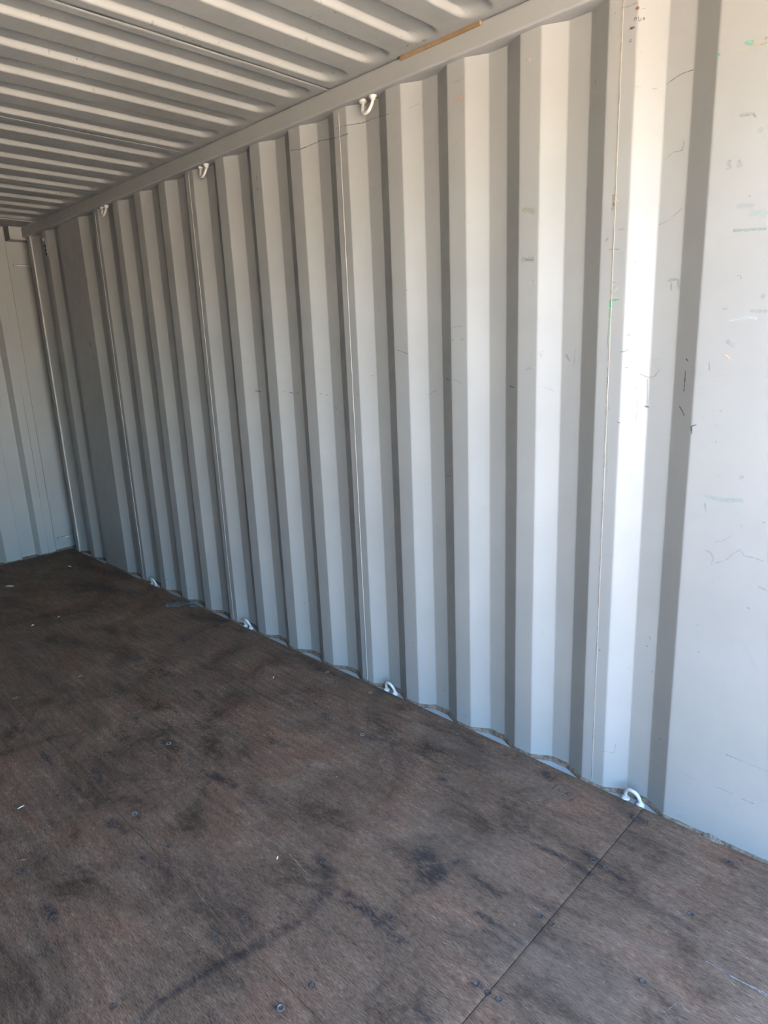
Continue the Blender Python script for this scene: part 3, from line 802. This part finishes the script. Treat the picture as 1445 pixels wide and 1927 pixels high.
FM = [
 # carved figures near the wall
 ([(1048,1466),(1044,1462),(1040,1467),(1034,1472),(1032,1474)], .004, DK, .8), ([(1044,1463),(1049,1467),(1045,1470),(1041,1468)], .003, DK, .7),
 ([(1036,1487),(1043,1481),(1049,1477)], .006, DK, .9), ([(1065,1485),(1059,1482),(1055,1482),(1051,1487),(1054,1490),(1060,1492)], .003, DK, .8),
 ([(1056,1499),(1063,1494),(1069,1491)], .005, DK, .85), ([(1081,1494),(1075,1493),(1070,1491),(1066,1494),(1068,1498),(1073,1501)], .003, DK, .85),
 ([(1071,1509),(1077,1504),(1083,1500)], .004, DK, .8), ([(1033,1475),(1038,1478)], .003, DK, .5),
 # scratches
 ([(500,1578),(520,1588),(545,1608),(580,1647)], .002, PL, .8), ([(492,1565),(500,1590),(505,1625)], .0015, PL, .5), ([(560,1585),(565,1560)], .0015, PL, .4),
 ([(1325,1807),(1345,1818),(1390,1845),(1445,1876)], .0035, PL, .45), ([(1372,1836),(1400,1850),(1445,1872)], .0025, WH, .5),
 ([(818,1802),(832,1806),(850,1815),(872,1832)], .004, (.26,.19,.14), .7),
 ([(649,1271),(600,1292),(542,1320)], .002, PL, .6), ([(218,1514),(235,1533)], .002, PL, .6), ([(300,1610),(345,1658)], .002, PL, .6), ([(370,1680),(400,1715)], .0025, PL, .6),
 ([(470,1382),(430,1402),(380,1425),(330,1449)], .003, PL, .5), ([(330,1449),(270,1477),(205,1510)], .003, PL, .35),
 ([(560,1240),(505,1262),(460,1280)], .002, PL, .45), ([(455,1190),(430,1200),(400,1212)], .003, PL, .35), ([(700,1408),(745,1385),(765,1372)], .0015, PL, .5),
 ([(812,1401),(866,1430)], .002, PL, .5), ([(840,1424),(880,1445),(930,1476)], .002, (.05,.04,.04), .6), ([(905,1420),(930,1433)], .002, WH, .5),
 ([(843,1373),(865,1383)], .0025, WH, .8), ([(822,1362),(832,1353)], .0015, WH, .5), ([(842,1371),(850,1362)], .0015, WH, .5),
 ([(618,1348),(632,1355)], .003, WH, .5), ([(253,1367),(280,1378)], .003, PL, .5), ([(100,1420),(60,1432)], .003, PL, .3),
 ([(175,1770),(130,1785)], .004, PL, .3), ([(300,1600),(310,1590)], .002, PL, .4), ([(30,1585),(110,1565)], .004, PL, .3), ([(35,1619),(50,1618)], .006, WH, .5),
 ([(440,1510),(430,1500),(450,1497)], .002, PL, .4), ([(1100,1690),(1095,1710)], .0015, PL, .5), ([(965,1735),(970,1745)], .002, WH, .6),
 ([(1000,1425),(1030,1440),(1080,1466)], .0015, PL, .6), ([(690,1690),(730,1770)], .0012, PL, .3), ([(560,1560),(600,1600)], .0012, PL, .4),
 ([(450,1400),(500,1425)], .0012, PL, .3), ([(820,1735),(860,1700)], .0012, PL, .3), ([(300,1440),(345,1468)], .0015, PL, .3), ([(140,1640),(180,1600)], .0012, PL, .3),
 ([(1283,1617),(1300,1628)], .014, (.42,.24,.12), .3), ([(690,1445),(680,1460)], .0015, PL, .3), ([(1240,1900),(1290,1925)], .0015, PL, .4),
]
rr_ = random.Random(11)
for _ in range(170):
    u = rr_.uniform(0, 1445); v = rr_.uniform(1120, 1927)
    if v < 1120+(u-300)*.45+20: continue
    a = rr_.choice([.55, .6, .5, -.5, -.6, 1.3, -1.2]) + rr_.uniform(-.1, .1); L = rr_.uniform(6, 34)*(.4+.6*(v-1100)/800)
    FM.append(([(u, v), (u+L*.5*math.cos(a)+rr_.uniform(-1, 1), v+L*.5*math.sin(a)), (u+L*math.cos(a), v+L*math.sin(a))], rr_.uniform(.0009, .0018), PL, rr_.uniform(.25, .6)))
ribbons('floor_scratches', FM, floor, 'floor')

# ------------------------------------------------------------------ lashing rings
def ring_parts(up_sign):
    """rod bent to a half hoop between two welded feet; origin between the feet"""
    b = MB(); pts = []; hw = .025; hh = .044
    for k in range(19):
        a = math.pi*k/18
        x = -hw*math.copysign(abs(math.cos(a))**.8, math.cos(a)); h = .010+hh*math.sin(a)**.9
        lean = -.016*(math.sin(a))
        pts.append((x, lean, up_sign*h))
    pts = [(-hw-.001, .001, 0)]+pts+[(hw+.001, .001, 0)]
    b.tube(pts, .0064, 12)
    feet = []
    for s in (-1, 1):
        f = MB(); n = 7
        rad = [.0150, .0165, .0150, .0115, .0078]
        zz = [0, .003, .007, .011, .0145]
        f.tube([(s*hw+s*.001*math.sin(i*3), -.001, up_sign*zz[i]) for i in range(5)],
               [r_*(1+.12*math.sin(i*5+s)) for i, r_ in enumerate(rad)], 9)
        feet.append(f)
    return b, feet
protos = {}
def make_ring(loc, up_sign, label, group):
    t = empty('lashing_ring', loc)
    if up_sign not in protos:
        b, feet = ring_parts(up_sign)
        hoop = b.obj('hoop', M_RING, t, True)
        fo = [f.obj('foot', M_RING, t, True) for f in feet]
        protos[up_sign] = (hoop, fo)
    else:
        h, fo = protos[up_sign]
        for s in [h]+fo:
            c = s.copy(); link(c, t)
    tag(t, label, 'lashing ring', group)
    return t
GB = 'lashing rings along the foot of the corrugated wall'; GT = 'lashing rings under the top rail'
make_ring((.184, .006, -.0075), 1, 'painted steel lashing ring at the foot of the wall nearest the wide flat panel', GB)
make_ring((-.937, .007, -.0075), 1, 'painted steel lashing ring at the wall foot, second from the wide flat panel', GB)
make_ring((-2.055, .007, -.0075), 1, 'painted steel lashing ring at the wall foot, third from the wide flat panel', GB)
make_ring((-3.170, .007, -.0075), 1, 'smallest, farthest lashing ring at the wall foot, beyond the grey ribbed scrap', GB)
make_ring((-.925, .004, Z_RB), -1, 'lashing ring hanging under the top rail, largest and nearest of the upper rings', GT)
make_ring((-2.052, .004, Z_RB), -1, 'lashing ring hanging under the top rail, middle of the three upper rings', GT)
make_ring((-3.168, .004, Z_RB), -1, 'lashing ring hanging under the top rail, smallest and nearest the far corner', GT)

# lashing bars across the slot of the far corner post
def bar(z, label, knob):
    t = empty('lashing_bar', (-4.575, -.02, z))
    MB().tube([(0, -.065, 0), (0, .078, -.001)], .0052, 10).obj('rod', M_GALV, t, True)
    if knob: MB().tube([(0, -.078, 0), (0, -.074, 0), (0, -.066, 0), (0, -.062, 0)], [.006, .011, .011, .006], 12).obj('knob', M_GALV, t, True)
    else: MB().box((-.004, -.070, -.008), (.004, -.064, .008)).obj('end_stop', M_GALV, t)
    return tag(t, label, 'bar', 'short bars across the far corner post')
bar(2.198, 'short steel bar across the far corner slot, the upper one below the pale corner block', False)
bar(.103, 'short steel bar with a round end across the far corner slot, just above the floor', True)

# small wall vent with three dark slots
t = empty('vent', (-4.160, -.001, 2.262))
MB().box((-.020, -.0020, -.050), (.022, .0005, .050)).obj('cover', M_RAIL, t)
for k in range(3):
    MB().box((-.006, -.0026, -.038+.026*k), (.017, -.0015, -.038+.026*k+.015)).obj('slot', M_DARK, t)
tag(t, 'small painted wall vent with three dark slots high by the far corner', 'vent')
for dx in (-.016, .010):
    q = MB().tube([(dx, -.004, .075), (dx, -.006, .068), (dx+.003, -.005, .052)], [.0015, .004, .001], 8).obj('sealant_drip', M_BEAD, t, True)

# tan strip stuck at the joint of rail and roof
a = hit(754, 110, 1, -.026); b_ = hit(905.5, 45, 1, -.026)
o = MB(); o.box((a[0], -.0330, Z_ROOF-.0135), (b_[0], -.0245, Z_ROOF-.001)); o = o.obj('wooden_strip', M_BATTEN)
bv = o.modifiers.new('bevel', 'BEVEL'); bv.width = .0015; bv.segments = 2
tag(o, 'thin tan wooden strip stuck along the joint of the top rail and the ceiling', 'strip')

# ------------------------------------------------------------------ litter on the floor
def rag():
    vs = []; fs = []; NX, NY = 96, 8
    a0 = hit(313, 1140, 2, 0); a1 = hit(362, 1136, 2, 0)
    ax = (a1-a0); L = np.linalg.norm(ax); ax /= L; ay = np.array([-ax[1], ax[0], 0])
    Wd = .062
    for i in range(NX+1):
        for j in range(NY+1):
            u = i/NX; w = j/NY
            ww = Wd*(.85+.25*math.sin(u*5+.4)+.10*mnoise.noise(Vector((u*14, 0, 0))))
            p = a0+ax*(u*L)+ay*((w-.5)*ww+.006*mnoise.noise(Vector((u*9, w*3, 2))))
            z = .0045+.0028*math.sin(u*2*math.pi*26)+.008*max(0, mnoise.noise(Vector((u*3, w*2, 6))))
            vs.append((p[0], p[1], z))
    for i in range(NX):
        for j in range(NY): fs.append((i*(NY+1)+j, (i+1)*(NY+1)+j, (i+1)*(NY+1)+j+1, i*(NY+1)+j+1))
    t = empty('ribbed_scrap', (0, 0, 0))
    o = mesh_obj('strip', vs, fs, M_MESHRAG, t, False); fix_normals(o)
    md = o.modifiers.new('t', 'SOLIDIFY'); md.thickness = .0016; md.offset = 0
    # torn rounded tab at its wall end
    c = hit(365, 1141, 2, 0); vs = [(c[0], c[1], .006)]; n = 16
    for k in range(n):
        aa = 2*math.pi*k/n; rr = .026*(1+.25*mnoise.noise(Vector((math.cos(aa)*2, math.sin(aa)*2, 8))))
        vs.append((c[0]+rr*1.5*math.cos(aa), c[1]+rr*.9*math.sin(aa), .003+.004*math.sin(aa*2)**2))
    o = mesh_obj('torn_tab', vs, [(0, 1+k, 1+(k+1) % n) for k in range(n)], M_MESHRAG, t, False)
    md = o.modifiers.new('t', 'SOLIDIFY'); md.thickness = .0016; md.offset = 0
    # move origin to base
    base = Vector((float(a0[0]), float(a0[1]), 0)); t.location = base
    for ch in t.children: ch.location = -base
    tag(t, 'crumpled grey ribbed scrap lying on the floor against the foot of the wall', 'scrap')
rag()
def flat_litter(name, px, mat, th, label, cat, h=.0012, group=None):
    q = [hit(u, v, 2, 0) for u, v in px]; c = sum(q)/len(q); n = len(q)
    vs = [(p[0]-c[0], p[1]-c[1], h+.0008*math.sin(i*2.1)) for i, p in enumerate(q)]
    vs += [(x, y, z+th) for x, y, z in vs]
    fs = [tuple(range(n-1, -1, -1)), tuple(range(n, 2*n))]+[(i, (i+1) % n, n+(i+1) % n, n+i) for i in range(n)]
    o = mesh_obj(name, vs, fs, mat); o.location = (c[0], c[1], -.0004)
    fix_normals(o)
    tag(o, label, cat, group); return o
flat_litter('paper_scrap', [(9.5,1103.5),(17,1101.6),(27.5,1102.5),(23,1105),(12,1104.8)], M_PAPER, .0015, 'small white scrap of paper on the floor near the end wall', 'paper')
def splinter(p, q, r_, mat, label, group=None, name='wood_splinter'):
    a = hit(*p, 2, .002); b2 = hit(*q, 2, .002); c = (a+b2)/2
    m = (a+b2)/2-c; m[2] += r_*.6
    pts = [tuple(a-c), tuple(m), tuple(b2-c)]
    o = MB().tube(pts, [r_*.6, r_, r_*.4], 6).obj(name, mat, None, True); o.location = (c[0], c[1], r_*.9+.0004)
    tag(o, label, 'splinter', group); return o
G2 = 'pale splinters and crumbs on the floor'
splinter((33,1522.5), (45.5,1516), .0022, M_SPLINT, 'longest pale wood splinter, on the floor by the left edge of the photo', G2)
splinter((521,1617), (523,1611), .0020, M_SPLINT, 'tiny pale splinter on the floor left of the big dark round stain', G2)
splinter((514,1276.5), (516,1273.5), .0028, M_PAPER, 'small white crumb on the floor right of the middle lower lashing ring', G2)
splinter((109,1162), (112,1160), .003, M_PAPER, 'small cream crumb on the far part of the floor beyond the worn patch', G2)
splinter((59,1178), (64,1176), .003, M_SPLINT, 'pale splinter on the far floor below the paper scrap', G2)
splinter((128,1066), (134,1067), .004, M_PAPER, 'pale fragment on the floor closest to the far corner', G2)

# broken plywood edge against the wide flat panel
def chip():
    p0 = hit(1316, 1571, 2, .004); p1 = hit(1362, 1592, 2, .004)
    n = 14; vs = []
    for k in range(n):
        u = k/(n-1); x = p0[0]+(p1[0]-p0[0])*u
        hgt = .010*math.sin(math.pi*min(1, u*1.15+.02))**.6*(1+.4*mnoise.noise(Vector((u*7, 1, 0))))
        vs += [(x, -.0020, max(.001, hgt)), (x, -.0012-.011*math.sin(math.pi*u), .001+hgt*.5), (x, -.016*math.sin(math.pi*u)**.5-.002, .0006)]
    fs = []
    for k in range(n-1):
        for j in range(2): fs.append((k*3+j, k*3+j+1, k*3+j+4, k*3+j+3))
    c = ((p0[0]+p1[0])/2, 0, 0)
    vs = [(x-c[0], y, z) for x, y, z in vs]
    o = mesh_obj('plywood_chip', vs, fs, M_CHIP); o.location = c; fix_normals(o)
    md = o.modifiers.new('t', 'SOLIDIFY'); md.thickness = .0012; md.offset = 0
    tag(o, 'torn pale plywood chip at the floor edge against the wide flat wall panel', 'chip')
chip()
# bent tin flap by the third ring
def flap():
    vs = []; n = 12
    for k in range(n+1):
        a = math.pi*k/n
        vs += [(-.055*math.cos(a), .004, .0+.020*math.sin(a)), (-.040*math.cos(a)+.008, .024, .003+.030*math.sin(a))]
    fs = [(2*k, 2*k+1, 2*k+3, 2*k+2) for k in range(n)]
    o = mesh_obj('bent_flap', vs, fs, M_RING, None, True); o.location = (-2.115, -.004, -.0070); fix_normals(o)
    md = o.modifiers.new('t', 'SOLIDIFY'); md.thickness = .0015; md.offset = 0
    tag(o, 'bent pale tin flap at the wall foot touching the third lower lashing ring', 'flap')
flap()

# ------------------------------------------------------------------ yard outside the open doors
gr = struct(MB().box((-40, -40, -.40), (60, 40, -.30)).obj('ground', M_GROUND))
